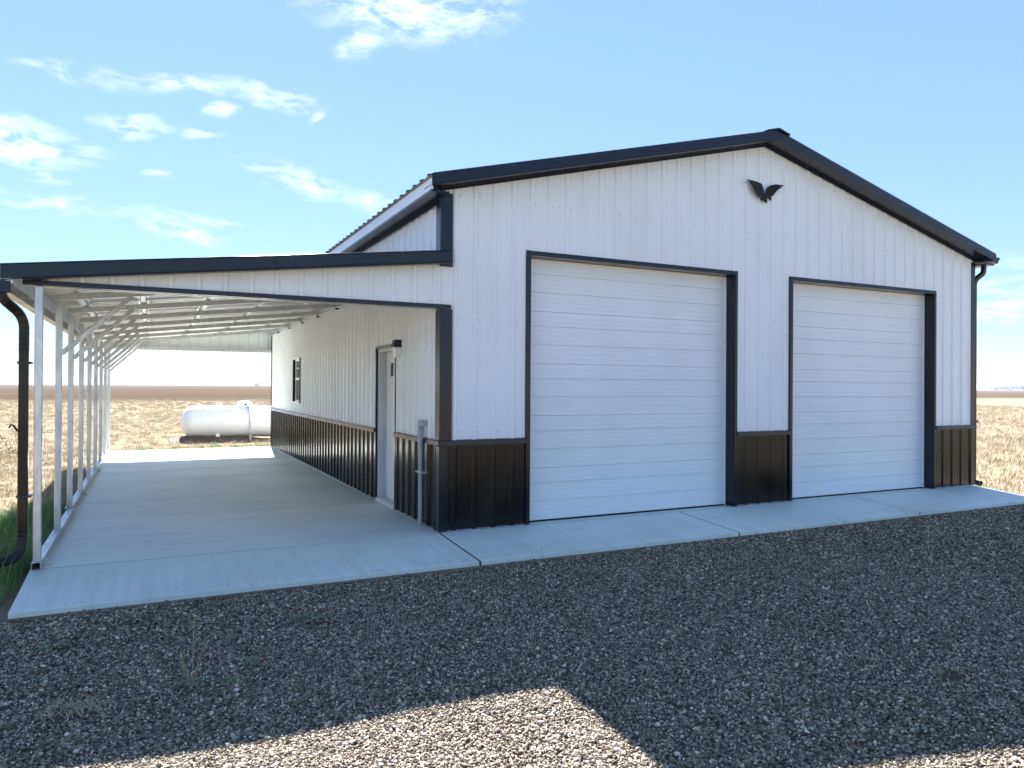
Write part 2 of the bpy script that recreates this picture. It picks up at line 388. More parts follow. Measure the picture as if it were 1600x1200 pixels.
# pale cement smear where the joint meets the gravel
mb = MB(); pc = (6.36, -1.0)
ring = [(pc[0]+(.16+.05*math.sin(3*a)+.03*math.sin(5*a+1))*math.cos(a)*1.5, max(-1.05, pc[1]+.075*math.sin(a)+.012*math.sin(4*a))) for a in np.linspace(0, 2*math.pi, 28, endpoint=False)]
zz = lambda y: APZ*(-y/1.06)
k = len(mb.v); mb.v.append((pc[0], pc[1], zz(pc[1])+.009)); mb.v += [(x, y, zz(y)+.0045) for x, y in ring]
for i in range(28): mb.f.append((0, 1+i, 1+(i+1) % 28)); mb.m.append(0)
M['cement'] = mat('pale_cement', (.62, .62, .60), .9, bump=((40, 40, 40), 4, .5, .006))
mb.build('cement_smear', 'cement', slab, smooth=True)

# ---------------------------------------------------------------- the steel garage
G = thing('steel_garage', (0, 0, 0), 'white ribbed steel garage with black wainscot, black trim and two overhead doors', 'garage')
fn_front = lambda x, h, z: (x, -h, z)
fn_back = lambda x, h, z: (x, LEN+h, z)
fn_left = lambda y, h, z: (-h, y, z)
fn_right = lambda y, h, z: (W+h, y, z)
z0w = const(WS)
front_regions = [(0, D1[0]+.03, z0w, ztop), (D1[0]+.03, D1[1]-.03, const(D1[2]-.03), ztop), (D1[1]-.03, D2[0]+.03, z0w, ztop),
                 (D2[0]+.03, D2[1]-.03, const(D2[2]-.03), ztop), (D2[1]-.03, W, z0w, ztop)]
PH = .155
sheets('wall_panel', 0, W, PH, front_regions, fn_front, 'white', G, extra=(XC,))
zb, zt = const(.012), const(WS)
sheets('wainscot_panel', 0, W, PH, [(.0, D1[0]+.03, zb, zt), (D1[1]-.03, D2[0]+.03, zb, zt), (D2[1]-.03, W, zb, zt)], fn_front, 'black', G)
side_regions = [(0, MD[0]+.03, z0w, const(EAVE)), (MD[0]+.03, MD[1]-.03, const(MD[2]-.03), const(EAVE)), (MD[1]-.03, WN[0]+.02, z0w, const(EAVE)),
                (WN[0]+.02, WN[1]-.02, z0w, const(WN[2]+.02)), (WN[0]+.02, WN[1]-.02, const(WN[3]-.02), const(EAVE)), (WN[1]-.02, LEN, z0w, const(EAVE))]
sheets('wall_panel', 0, LEN, .12, side_regions, fn_left, 'white', G)
sheets('wainscot_panel', 0, LEN, .12, [(0, MD[0]+.03, zb, zt), (MD[1]-.03, LEN, zb, zt)], fn_left, 'black', G)
sheets('wall_panel', 0, LEN, .12, [(0, LEN, z0w, const(EAVE))], fn_right, 'white', G)
sheets('wainscot_panel', 0, LEN, .12, [(0, LEN, zb, zt)], fn_right, 'black', G)
sheets('wall_panel', 0, W, PH, [(0, W, z0w, ztop)], fn_back, 'white', G, extra=(XC,))
sheets('wainscot_panel', 0, W, PH, [(0, W, zb, zt)], fn_back, 'black', G)
# roof sheets, both slopes, ribs down the slope
for side in (0, 1):
    y = -OVY
    while y < LEN+OVY-.01:
        e = min(LEN+OVY, y+.9144); mb = MB()
        for lay in (0, 1):
            off = 0 if lay == 0 else -.004
            xa, xb = (-OVX-.03, XC) if side == 0 else (XC, W+OVX+.03)
            pr = profile(y, e, .05)
            for (a, ha), (b2, hb) in zip(pr, pr[1:]):
                mb.quad((xa, a, zroof(xa)+ha*1.5+off), (xb, a, zroof(xb)+ha*1.5+off), (xb, b2, zroof(xb)+hb*1.5+off), (xa, b2, zroof(xa)+hb*1.5+off), mi=lay)
        mb.build('roof_panel', ['trim', 'galvroof'], G); y = e
# ridge cap
mb = MB(); zc = zroof(XC)+.022
for s_ in (-1, 1):
    xo = XC+s_*.2
    mb.hexa([(XC, -OVY-.03, zc), (xo, -OVY-.03, zroof(xo)+.024), (xo, LEN+OVY, zroof(xo)+.024), (XC, LEN+OVY, zc),
             (XC, -OVY-.03, zc+.022), (xo, -OVY-.03, zroof(xo)+.04), (xo, LEN+OVY, zroof(xo)+.04), (XC, LEN+OVY, zc+.022)])
mb.build('ridge_cap', 'trim', G)
# rake fascia (front and back), soffit and the strip on the wall below it
def rake(y_out, y_wall, sgn):
    for s_ in (-1, 1):
        xe = XC+s_*(XC+OVX); mb = MB()
        xm = XC+s_*.0
        def zz(x): return zroof(x)+.026
        pts = [(xe, xm)]
        a, b2 = min(xe, xm), max(xe, xm); H = .122
        ya, yb = sorted((y_out, y_out-sgn*.022))
        mb.hexa([(a, ya, zz(a)-H), (b2, ya, zz(b2)-H), (b2, yb, zz(b2)-H), (a, yb, zz(a)-H), (a, ya, zz(a)), (b2, ya, zz(b2)), (b2, yb, zz(b2)), (a, yb, zz(a))])
        # small returned hem along the bottom
        yc, yd = sorted((y_out-sgn*.03, y_out+sgn*.01))
        mb.hexa([(a, yc, zz(a)-H-.012), (b2, yc, zz(b2)-H-.012), (b2, yd, zz(b2)-H-.012), (a, yd, zz(a)-H-.012), (a, yc, zz(a)-H-.001), (b2, yc, zz(b2)-H-.001), (b2, yd, zz(b2)-H-.001), (a, yd, zz(a)-H-.001)])
        mb.build('rake_fascia', 'trim', G, bevel=.004)
        mb = MB(); ye, yf = sorted((y_out-sgn*.04, y_wall))
        mb.hexa([(a, ye, zz(a)-.118), (b2, ye, zz(b2)-.118), (b2, yf, zz(b2)-.118), (a, yf, zz(a)-.118), (a, ye, zz(a)-.108), (b2, ye, zz(b2)-.108), (b2, yf, zz(b2)-.108), (a, yf, zz(a)-.108)])
        mb.build('soffit', 'trim', G)
        mb = MB(); a2, b3 = max(a, -.02), min(b2, W+.02); yg, yh = sorted((y_wall+sgn*.022, y_wall+sgn*.034))
        mb.hexa([(a2, yg, ztop(a2)-.012), (b3, yg, ztop(b3)-.012), (b3, yh, ztop(b3)-.012), (a2, yh, ztop(a2)-.012), (a2, yg, zz(a2)-.119), (b3, yg, zz(b3)-.119), (b3, yh, zz(b3)-.119), (a2, yh, zz(a2)-.119)])
        mb.build('rake_trim', 'trim', G)
rake(-OVY, 0, -1); rake(LEN+OVY, LEN, 1)
# eave boxes
for x_out, x_wall, sgn in ((-OVX, 0, -1), (W+OVX, W, 1)):
    ze = zroof(x_out)
    mb = MB(); xa, xb = sorted((x_out, x_out-sgn*.02)); mb.box(xa, xb, -OVY+.025, LEN+OVY-.025, ze-.135, ze-.012); mb.build('eave_fascia', 'white', G, bevel=.003)
    mb = MB(); xa, xb = sorted((x_out+sgn*.004, x_wall+sgn*.001)); mb.box(xa, xb, -OVY+.03, LEN+OVY-.03, ze-.16, ze-.137); mb.build('soffit', 'trim', G)
    mb = MB(); xa, xb = sorted((x_wall+sgn*.022, x_wall+sgn*.034)); mb.box(xa, xb, -.02, LEN+.02, ze-.215, ze-.161); mb.build('eave_trim', 'trim', G)
# corner trims: L sections with a small hem
def corner(x, y, sx, sy, z0, z1, w=.115, m='trim', name='corner_trim'):
    """sx, sy: outward directions of the two faces meeting at this corner"""
    mb = MB(); o = .024; t = .003
    xa, xb = sorted((x+sx*o, x-sx*w)); ya, yb = sorted((y+sy*o, y+sy*(o-t)))
    mb.box(xa, xb, ya, yb, z0, z1)
    xa, xb = sorted((x+sx*o, x+sx*(o-t))); ya, yb = sorted((y+sy*(o-t), y-sy*w))
    mb.box(xa, xb, ya, yb, z0, z1)
    # hems
    xa, xb = sorted((x-sx*w, x-sx*(w-.008))); ya, yb = sorted((y+sy*(o-t), y+sy*.0))
    mb.box(xa, xb, ya, yb, z0, z1)
    xa, xb = sorted((x+sx*(o-t), x+sx*.0)); ya, yb = sorted((y-sy*w, y-sy*(w-.008)))
    mb.box(xa, xb, ya, yb, z0, z1)
    return mb.build(name, m, G, bevel=.003)
corner(0, 0, -1, -1, WS+.004, OPZ-.005); corner(0, 0, -1, -1, zlean(0)-.14, EAVE-.03)
corner(0, 0, -1, -1, .012, WS-.04, w=.07)
corner(W, 0, 1, -1, WS+.004, EAVE-.03, w=.075); corner(W, 0, 1, -1, .012, WS-.04, w=.06)
corner(0, LEN, -1, 1, .012, WS-.04); corner(0, LEN, -1, 1, WS+.004, EAVE-.03); corner(W, LEN, 1, 1, .012, EAVE-.03)
# wainscot cap trim: sloping drip ledge
CAP = [(0, .046), (.034, .040), (.044, .032), (.046, -.014), (.040, -.014), (.038, -.004), (0, -.004)]
def cap(a, b2, fn):
    mb = MB(); mb.prism([(u, w+WS-.018) for u, w in CAP], a, b2, fn); mb.build('wainscot_cap', 'trim', G)
cap(-.046, D1[0]+.002, lambda u, w, t: (t, -u, w)); cap(D1[1]-.002, D2[0]+.002, lambda u, w, t: (t, -u, w)); cap(D2[1]-.002, W+.046, lambda u, w, t: (t, -u, w))
cap(-.0, MD[0]-.0, lambda u, w, t: (-u, t, w)); cap(MD[1], LEN+.03, lambda u, w, t: (-u, t, w))
cap(0, LEN, lambda u, w, t: (W+u, t, w)); cap(0, W, lambda u, w, t: (t, LEN+u, w))
# base flashing strip, slightly bent and dusty
for a, b2, fn in ((.0, D1[0], lambda u, w, t: (t, -u, w)), (D1[1], D2[0], lambda u, w, t: (t, -u, w)), (D2[1], W, lambda u, w, t: (t, -u, w)), (0, MD[0], lambda u, w, t: (-u, t, w)), (MD[1], LEN, lambda u, w, t: (-u, t, w))):
    mb = MB(); mb.prism([(0, .004), (.03, .004), (.03, .010), (0, .022)], a, b2, fn); mb.build('base_flashing', 'galv', G)

# screws in rows (too small to pick apart)
mb = MB()
def screw(p, n):
    n = Vector(n); a = Vector((0, 0, 1)); c = n.cross(a); p = Vector(p); k = len(mb.v)
    mb.v += [tuple(p + (a*math.cos(i*math.pi/3)+c*math.sin(i*math.pi/3))*.0075) for i in range(6)] + [tuple(p+n*.006 + (a*math.cos(i*math.pi/3)+c*math.sin(i*math.pi/3))*.005) for i in range(6)]
    for i in range(6): mb.f.append((k+i, k+(i+1) % 6, k+6+(i+1) % 6, k+6+i)); mb.m.append(0)
    mb.f.append(tuple(k+6+i for i in range(6))); mb.m.append(0)
x = PH+.05
while x < W-.05:
    for z in (1.06, 2.266, 3.6, ztop(x)-.09):
        if D1[0]-.03 < x < D1[1]+.03 and z < D1[2]+.05: continue
        if D2[0]-.03 < x < D2[1]+.03 and z < D2[2]+.05: continue
        if z < ztop(x)-.06 and x > .13: screw((x, -.0005, z), (0, -1, 0))
    x += P_
y = .17
while y < LEN:
    for z in (1.06, 2.0, 3.3):
        if not (MD[0]-.1 < y < MD[1]+.1 and z < 2.2): screw((-.0005, y, z), (-1, 0, 0))
    y += P_
tag(mb.build('screws', 'screw', G), kind='stuff')

# garage doors ------------------------------------------------------------------
def garage_door(D, label):
    xo0, xo1, zo = D; xi0, xi1, zi = xo0+.054, xo1-.042, zo-.052; YD = .16
    o = MB(); o.box(xi0-.001, xi1+.001, YD+.045, YD+.05, 0, zi); d = o.build('garage_door', 'door', G)
    d['label'] = label
    H = (zi-.012)/5
    for k in range(5):
        z0 = .012+k*H; mb = MB()
        # vertical profile of one section: two deep grooves, shallow pressed lines between
        pr = [(0, .012), (.003, 0)]
        def groove(z, dep, wd): pr.extend([(z-wd, 0), (z-wd*.35, dep), (z+wd*.35, dep), (z+wd, 0)])
        gs = [(H-.39, .018, .013), (H-.18, .018, .013)] + [(q, .003, .007) for q in (.055, .105, .16, H-.335, H-.285, H-.235, H-.125, H-.07)]
        for g_ in sorted(gs): groove(*g_)
        pr += [(H-.004, 0), (H, .012)]
        for (a, ha), (b2, hb) in zip(pr, pr[1:]):
            mb.quad((xi0+.012, YD+ha, z0+a), (xi1-.03, YD+ha, z0+a), (xi1-.03, YD+hb, z0+b2), (xi0+.012, YD+hb, z0+b2))
        # end stile
        mb.box(xi1-.03, xi1-.012, YD-.002, YD+.03, z0+.002, z0+H-.002)
        mb.box(xi0+.002, xi0+.012, YD-.002, YD+.03, z0+.002, z0+H-.002)
        mb.build('door_section', 'door', d)
    mb = MB(); mb.box(xi0+.003, xi1-.003, YD-.012, YD+.03, -.002, .014); mb.build('bottom_seal', 'rubber', d)
    mb = MB(); mb.box(xi1-.011, xi1-.001, YD-.02, YD+.02, .0, zi-.01); mb.build('weather_strip', 'vinyl', d)
    mb = MB(); mb.box(xi0+.001, xi1-.012, YD-.012, YD+.02, zi-.03, zi-.003); mb.build('weather_strip', 'vinyl', d)
    # trim round the opening: face strips and the deep jamb returns
    for nm, bx in (('door_trim', (xo0, xi0, -.028, .0, .012, zo)), ('door_trim', (xi1, xo1, -.028, .0, .012, zo)), ('door_trim', (xi0+.001, xi1-.001, -.0275, .0, zi, zo-.001)),
                   ('door_jamb', (xi0-.02, xi0, .001, YD+.04, .012, zi)), ('door_jamb', (xi1, xi1+.02, .001, YD+.04, .012, zi)), ('door_jamb', (xi0-.02, xi1+.02, .001, YD+.04, zi+.001, zi+.02))):
        mb = MB(); mb.box(*bx); mb.build(nm, 'trim', G, bevel=.003)
    mb = MB()
    for i in range(5):
        x = xi0+.35+i*.62
        if x < xi1: mb.box(x-.006, x+.006, .03, .042, zi-.006, zi+.001)
    tag(mb.build('jamb_screws', 'screw', G), kind='stuff')
garage_door(D1, 'overhead door beside the carport corner'); garage_door(D2, 'overhead door beside the open field')

# entry door --------------------------------------------------------------------
ya, yb, zt_ = MD
for bx in ((-.022, .0, ya, ya+.03, .012, zt_), (-.028, .0, yb-.035, yb, .012, zt_), (-.0275, .0, ya+.036, yb-.036, zt_-.035, zt_-.001)):
    mb = MB(); mb.box(*bx); mb.build('door_trim', 'trim', G, bevel=.003)
mb = MB(); mb.box(.15, .155, ya, yb, 0, zt_); ed = mb.build('entry_door', 'vinyl', G)
mb = MB(); mb.box(.105, .148, ya+.09, yb-.09, .055, zt_-.085); mb.build('door_leaf', 'vinyl', ed, bevel=.003)
for bx in ((.001, .148, ya+.036, ya+.088, .012, zt_-.036), (.001, .148, yb-.088, yb-.036, .012, zt_-.036), (.001, .148, ya+.089, yb-.089, zt_-.083, zt_-.036)):
    mb = MB(); mb.box(*bx); mb.build('door_frame', 'frame', ed, bevel=.004)
for y0, y1 in ((ya+.088, ya+.10), (yb-.10, yb-.088)):
    mb = MB(); mb.box(.07, .104, y0, y1, .05, zt_-.084); mb.build('door_stop', 'frame', ed)
mb = MB(); mb.hexa([(-.03, ya+.02, .004), (.15, ya+.02, .004), (.15, yb-.02, .004), (-.03, yb-.02, .004), (-.02, ya+.02, .05), (.15, ya+.02, .056), (.15, yb-.02, .056), (-.02, yb-.02, .05)]); mb.build('threshold', 'cement', ed)
mb = MB(); mb.box(.098, .104, 1.93, 2.13, 1.655, 1.865); lt = mb.build('door_window', 'vinyl', ed)
mb = MB(); mb.box(.095, .0975, 1.945, 2.115, 1.672, 1.848); mb.build('pane', 'glass', lt)
mb = MB(); mb.tube([(.105, 1.67, .98), (.05, 1.67, .98)], [.012, .012]); mb.tube([(.06, 1.67, .98), (.05, 1.67, .98), (.035, 1.67, .98)], [.02, .03, .022]); mb.build('handle', 'galv', ed, smooth=True)

# window ------------------------------------------------------------------------
y0, y1, z0, z1 = WN
mb = MB(); mb.box(.10, .105, y0, y1, z0, z1); wd = mb.build('window', 'screen', G)
for bx in ((-.03, .06, y0, y0+.022, z0, z1), (-.03, .06, y1-.022, y1, z0, z1)):
    mb = MB(); mb.box(*bx); mb.build('window_trim', 'trim', wd)
for bx in ((-.032, .06, y0+.001, y1-.001, z1-.022, z1+.003), (-.036, .06, y0+.001, y1-.001, z0-.004, z0+.024)):
    mb = MB(); mb.box(*bx); mb.build('window_trim', 'vinyl', wd)
ym = (y0+y1)/2; zm = z0+.50
for bx in ((.02, .07, y0+.023, y0+.06, z0+.025, z1-.023), (.02, .07, y1-.06, y1-.023, z0+.025, z1-.023), (.02, .07, y0+.061, y1-.061, z1-.06, z1-.023), (.02, .07, y0+.061, y1-.061, z0+.025, z0+.06)):
    mb = MB(); mb.box(*bx); mb.build('frame', 'vinyl', wd)
mb = MB(); mb.box(.015, .065, y0+.061, y1-.061, zm-.02, zm+.025); mb.build('meeting_rail', 'vinyl', wd)
mb = MB(); mb.box(.04, .05, y0+.061, y1-.061, zm+.215, zm+.232); mb.build('muntin', 'vinyl', wd)
mb = MB(); mb.box(.055, .06, y0+.061, y1-.061, zm+.026, z1-.061); mb.build('pane', 'glass', wd)
mb = MB(); mb.box(.045, .05, y0+.061, y1-.061, z0+.061, zm-.021); mb.build('pane', 'screen', wd)

# gutter + downspout builders -----------------------------------------------------
def gutter(parent, xin, sgn, z, y0, y1, name='gutter'):
    """K-style trough; xin inner face, opens upward"""
    w = .125
    pr = [(0, 0), (.075, 0), (.085, .03), (w, .075), (w, .10), (w-.012, .10), (w-.012, .078), (.08, .035), (.07, .006), (.006, .006), (.006, .11), (0, .11)]
    mb = MB(); mb.prism([(u, v+z) for u, v in pr], y0, y1, lambda u, v, t: (xin+sgn*u, t, v))
    for yy in (y0, y1-.004):
        mb.prism([(0, z), (.075, z), (.085, .03+z), (w, .075+z), (w, .10+z), (0, .10+z)], yy, yy+.004, lambda u, v, t: (xin+sgn*u, t, v))
    return mb.build(name, 'trim', parent)
def curve(pts, n=7):
    """round the corners of a polyline"""
    P = [Vector(p) for p in pts]; out = [P[0]]
    for a, b2, c in zip(P, P[1:], P[2:]):
        r = min((b2-a).length, (c-b2).length)*.49
        p = b2+(a-b2).normalized()*r; q = b2+(c-b2).normalized()*r
        for i in range(n+1):
            t = i/n; out.append(p*(1-t)**2 + b2*2*t*(1-t) + q*t*t)
    return out+[P[-1]]
def downspout(parent, pts, brackets, hook):
    cv = curve(pts, 9); mb = MB(); mb.tube(cv, [1.0 + (.035 if i % 2 else 0) for i in range(len(cv))], square=(.029, .035)); d = mb.build('downspout', 'black', parent, smooth=False)
    for z in brackets:
        mb = MB(); x, y, _ = hook; mb.box(x-.05, x+.05, y-.046, y+.046, z-.012, z+.012); mb.build('strap', 'trim', d)
    return d
gutter(G, W+OVX+.002, 1, zroof(W+OVX)-.125, -OVY+.02, LEN+OVY-.02)
dr = downspout(G, [(W+OVX+.055, -.02, 3.56), (W+OVX+.055, -.02, 3.44), (W+.085, .03, 3.32), (W+.085, .03, 3.0), (W+.085, .03, .16), (W+.085, .03, .05), (W+.17, -.05, .02)], (), (W+.085, .03, 0))
mb = MB(); mb.tube([(W+.12, .03, 1.03), (W+.15, .02, 1.045), (W+.17, .015, 1.03), (W+.172, .01, 1.005)], .009, n=6); mb.box(W+.03, W+.13, -.018, .078, 1.01, 1.03); mb.build('strap', 'trim', dr)

# ---------------------------------------------------------------- lean-to carport
CP = thing('lean_to_carport', (-1.88, 0, 0), 'open lean-to carport of galvanized posts with a black edged roof', 'carport')
y = -.2; YE = LEN+.2
while y < YE-.01:
    e = min(YE, y+.9144); mb = MB(); pr = profile(y, e, .03)
    for lay in (0, 1):
        off = 0 if lay == 0 else -.004
        for (a, ha), (b2, hb) in zip(pr, pr[1:]):
            xa, xb = LX-.03, .0
            mb.quad((xa, a, zlean(xa)-.025+ha+off), (xb, a, zlean(xb)-.025+ha+off), (xb, b2, zlean(xb)-.025+hb+off), (xa, b2, zlean(xa)-.025+hb+off), mi=lay)
    mb.build('roof_panel', ['trim', 'galvroof'], CP); y = e
ROOFB = lambda x: zlean(x)-.03      # underside of the sheets
# front and back fascia: two lapped lengths each
for yy, sg in ((-.2, -1), (YE, 1)):
    for a, b2, o in ((-3.83, -.93, 0), (-.97, .045 if sg < 0 else -.03, .004)):
        mb = MB(); H = .118; y0, y1 = sorted((yy+sg*o, yy-sg*.02))
        mb.hexa([(a, y0, zlean(a)-H), (b2, y0, zlean(b2)-H), (b2, y1, zlean(b2)-H), (a, y1, zlean(a)-H), (a, y0, zlean(a)), (b2, y0, zlean(b2)), (b2, y1, zlean(b2)), (a, y1, zlean(a))])
        y0, y1 = sorted((yy+sg*(o-.012), yy-sg*.05))
        mb.hexa([(a, y0, zlean(a)-H-.010), (b2, y0, zlean(b2)-H-.010), (b2, y1, zlean(b2)-H-.010), (a, y1, zlean(a)-H-.010), (a, y0, zlean(a)-H-.001), (b2, y0, zlean(b2)-H-.001), (b2, y1, zlean(b2)-H-.001), (a, y1, zlean(a)-H-.001)])
        y0, y1 = sorted((yy+sg*(o-.0), yy-sg*.20))
        mb.hexa([(a, y0-.0*sg, zlean(a)-.012), (b2, y0, zlean(b2)-.012), (b2, y1, zlean(b2)-.012), (a, y1, zlean(a)-.012), (a, y0, zlean(a)+.0035), (b2, y0, zlean(b2)+.0035), (b2, y1, zlean(b2)+.0035), (a, y1, zlean(a)+.0035)])
        mb.build('fascia', 'trim', CP, bevel=.003)
    # strip on the gable sheeting under the fascia
    yw = 0 if sg < 0 else LEN
    y0, y1 = sorted((yw+sg*.021, yw+sg*.17)); a, b2 = -3.68, .0
    mb = MB(); mb.hexa([(a, y0, zlean(a)-.130), (b2, y0, zlean(b2)-.130), (b2, y1, zlean(b2)-.122), (a, y1, zlean(a)-.122), (a, y0, zlean(a)-.10), (b2, y0, zlean(b2)-.10), (b2, y1, zlean(b2)-.10), (a, y1, zlean(a)-.10)])
    mb.build('fascia_soffit', 'trim', CP)
# gable sheeting, front and back
zl = lambda x: zlean(x)-.06
sheets('gable_panel', -3.66, -.0, PH, [(-3.66, -.0, const(OPZ+.006), lambda x: max(OPZ+.006, zl(x)))], fn_front, 'white', CP)
sheets('gable_panel', -3.66, -.0, PH, [(-3.66, -.0, const(OPZ+.006), lambda x: max(OPZ+.006, zl(x)))], fn_back, 'white', CP)
for yw, sg, z in ((0, -1, OPZ), (LEN, 1, OPZ-.0)):
    y0, y1 = sorted((yw+sg*.03, yw-sg*.05)); mb = MB(); mb.box(-3.70, .1 if sg < 0 else -.03, y0, y1, z, z+.043)
    mb.build('header_trim', 'trim' if sg < 0 else 'white', CP, bevel=.003)
    y0, y1 = sorted((yw-sg*.052, yw-sg*.115)); mb = MB(); mb.box(-3.56, -.03, y0, y1, z-.004, z+.06); mb.build('header_beam', 'galv', CP)
# posts, rafters, braces
PX = -3.586
NP = 9; YP = [i*1.497 for i in range(NP)]
YP[0] = .004; YP[-1] = 11.92
for i, yp in enumerate(YP):
    px = PX if i < 2 else PX-.02
    mb = MB(); w = .029; mb.box(px-w, px+w, yp-w, yp+w, .064, OPZ-.002 if i in (0, NP-1) else ROOFB(px)-.12)
    p = mb.build('post', 'galv', CP, bevel=.006)
    mb2 = MB()
    for z in (.11, .16, .21):
        mb2.tube([(px+.006*(-1)**i, yp-w-.0005, z), (px+.006*(-1)**i, yp-w-.006, z)], .006, n=6)
    tag(mb2.build('screws', 'screw', p), kind='stuff')
    if 0 < i < NP-1:
        a, b2 = px-.03, -.045; mb = MB(); zb_ = lambda x: ROOFB(x)-.105
        mb.hexa([(a, yp-.031, zb_(a)), (b2, yp-.031, zb_(b2)), (b2, yp+.031, zb_(b2)), (a, yp+.031, zb_(a)), (a, yp-.031, zb_(a)+.065), (b2, yp-.031, zb_(b2)+.065), (b2, yp+.031, zb_(b2)+.065), (a, yp+.031, zb_(a)+.065)])
        mb.build('rafter', 'galv', CP, bevel=.005)
    if i > 0:
        xt = px+.66; mb = MB()
        mb.tube([(px+.027, yp-.0, 1.86), (xt, yp-.0, ROOFB(xt)-.102)], 0, square=(.024, .024)); br = mb.build('brace', 'galv', CP)
        mb2 = MB()
        for t in (.06, .62, .66):
            q = Vector((px+.03, yp, 1.86)).lerp(Vector((xt, yp, ROOFB(xt)-.125)), t); mb2.tube([(q.x, q.y-.0245, q.z), (q.x, q.y-.03, q.z)], .006, n=6)
        tag(mb2.build('screws', 'rubber', br), kind='stuff')
# hat-channel purlins under the sheets
for xp in (-3.45, -2.83, -2.07, -1.30, -.50):
    zt2 = ROOFB(xp)-.003
    pr = [(-.06, -.001), (-.038, -.001), (-.024, -.036), (.024, -.036), (.038, -.001), (.06, -.001), (.06, .001), (-.06, .001)]
    mb = MB(); mb.prism([(u, v+zt2+u*.1166) for u, v in pr], .03, LEN-.03, lambda u, v, t: (xp+u, t, v)); mb.build('purlin', 'galv', CP)
# ledger along the building wall
mb = MB(); mb.box(-.075, -.024, .12, LEN-.06, ROOFB(-.05)-.13, ROOFB(-.05)-.06); mb.build('ledger', 'galv', CP, bevel=.004)
mb = MB()
for yp in YP[1:-1]: mb.box(-.10, -.045, yp-.045, yp+.045, ROOFB(-.05)-.145, ROOFB(-.05)-.125)
tag(mb.build('ledger_clips', 'rubber', CP), kind='stuff')
# base rails: hollow tubes, open ends
def rail(x, y0, y1, z0=.002):
    w, t, h = .034, .004, .064
    mb = MB()
    mb.box(x-w, x+w, y0, y1, z0, z0+t); mb.box(x-w, x+w, y0, y1, z0+h-t, z0+h)
    mb.box(x-w, x-w+t, y0, y1, z0+t, z0+h-t); mb.box(x+w-t, x+w, y0, y1, z0+t, z0+h-t)
    mb.build('base_rail', 'galv', CP)
rail(PX, -.06, 2.88); rail(PX-.03, 2.93, LEN-.02)
mb = MB(); mb.box(PX+.035, PX+.09, .12, .17, .002, .02); mb.box(PX+.05, PX+.075, .135, .155, .02, .045); mb.build('anchor', 'galv', CP)
for yy in (4.6, 7.6):
    mb = MB(); mb.box(PX+.006, PX+.06, yy, yy+.05, .002, .018); mb.box(PX+.02, PX+.045, yy+.015, yy+.035, .018, .04); mb.build('anchor', 'galv', CP)
# eave trim, gutter and downspout
mb = MB(); mb.box(LX, LX+.012, -.18, YE-.02, ROOFB(LX)-.125, ROOFB(LX)-.004); mb.build('eave_trim', 'white', CP)
gutter(CP, LX-.002, -1, ROOFB(LX)-.205, -.17, YE-.03)
DX, DY = -3.685, -.03
downspout(CP, [(LX-.07, -.12, 2.36), (LX-.07, -.12, 2.24), (DX, DY, 2.10), (DX, DY, 1.9), (DX, DY, .26), (DX-.02, DY-.03, .12), (DX-.36, DY-.16, .06)], (), (DX, DY, 0))
ds = CP.children[-1]
for z in (1.185,):
    mb = MB(); mb.tube([(DX-.03, DY-.02, z-.03), (DX-.052, DY-.02, z-.005), (DX-.064, DY-.02, z+.02), (DX-.085, DY-.02, z+.025), (DX-.095, DY-.02, z+.0)], .008, n=6); mb.build('strap_end', 'rubber', ds)
for z in (1.72, .62):
    mb = MB(); mb.box(DX-.042, DX+.06, DY-.047, DY+.047, z-.01, z+.01); mb.build('strap', 'trim', ds)

# ---------------------------------------------------------------- things fixed on the walls
# conduit riser
cx_, cy_ = -.065, .445
cr = thing('conduit_riser', (cx_, cy_, 0), 'grey electrical conduit rising from the slab to a box beside the wainscot', 'conduit')
mb = MB(); mb.tube([(cx_, cy_, .0), (cx_, cy_, .97)], .024, n=14); mb.build('pipe', 'pvc', cr, smooth=True)
mb = MB(); mb.tube([(cx_, cy_, .93), (cx_, cy_, .975)], .029, n=14); mb.build('coupling', 'pvc', cr, smooth=True)
mb = MB(); mb.box(cx_-.03, cx_+.03, cy_-.032, cy_+.032, .975, 1.175); mb.build('junction_box', 'pvc', cr, bevel=.006)
mb = MB(); mb.box(cx_-.022, cx_+.045, cy_-.095, cy_-.033, 1.105, 1.165); mb.build('wall_hub', 'pvc', cr, bevel=.005)
mb = MB(); mb.tube([(cx_, cy_, .585), (cx_, cy_, .615)], .027, n=14); mb.box(cx_-.03, cx_+.05, cy_-.10, cy_-.022, .588, .612); mb.box(cx_-.03, cx_-.01, cy_+.02, cy_+.055, .59, .61); mb.build('strap', 'galv', cr)
for dy in (-.085, .045):
    mb = MB(); mb.tube([(cx_-.03, cy_+dy, .60), (cx_-.042, cy_+dy, .60)], .011, n=6); mb.build('bolt', 'galv', cr)
# wall lamp
wl = thing('wall_lamp', (0, 1.34, 1.9), 'small dark capped wall lamp with pale lens beside the entry door', 'lamp')
mb = MB(); mb.hexa([(-.13, 1.28, 2.02), (-.022, 1.28, 2.02), (-.022, 1.40, 2.02), (-.13, 1.40, 2.02), (-.10, 1.28, 2.11), (-.022, 1.28, 2.11), (-.022, 1.40, 2.11), (-.10, 1.40, 2.11)]); mb.build('housing', 'trim', wl, bevel=.006)
mb = MB(); mb.hexa([(-.085, 1.29, 1.90), (-.022, 1.29, 1.90), (-.022, 1.39, 1.90), (-.085, 1.39, 1.90), (-.11, 1.285, 2.018), (-.022, 1.285, 2.018), (-.022, 1.395, 2.018), (-.11, 1.395, 2.018)]); mb.build('lens', 'lens', wl, bevel=.006)
mb = MB(); mb.box(-.022, -.001, 1.27, 1.41, 1.89, 2.115); mb.build('back_plate', 'vinyl', wl)
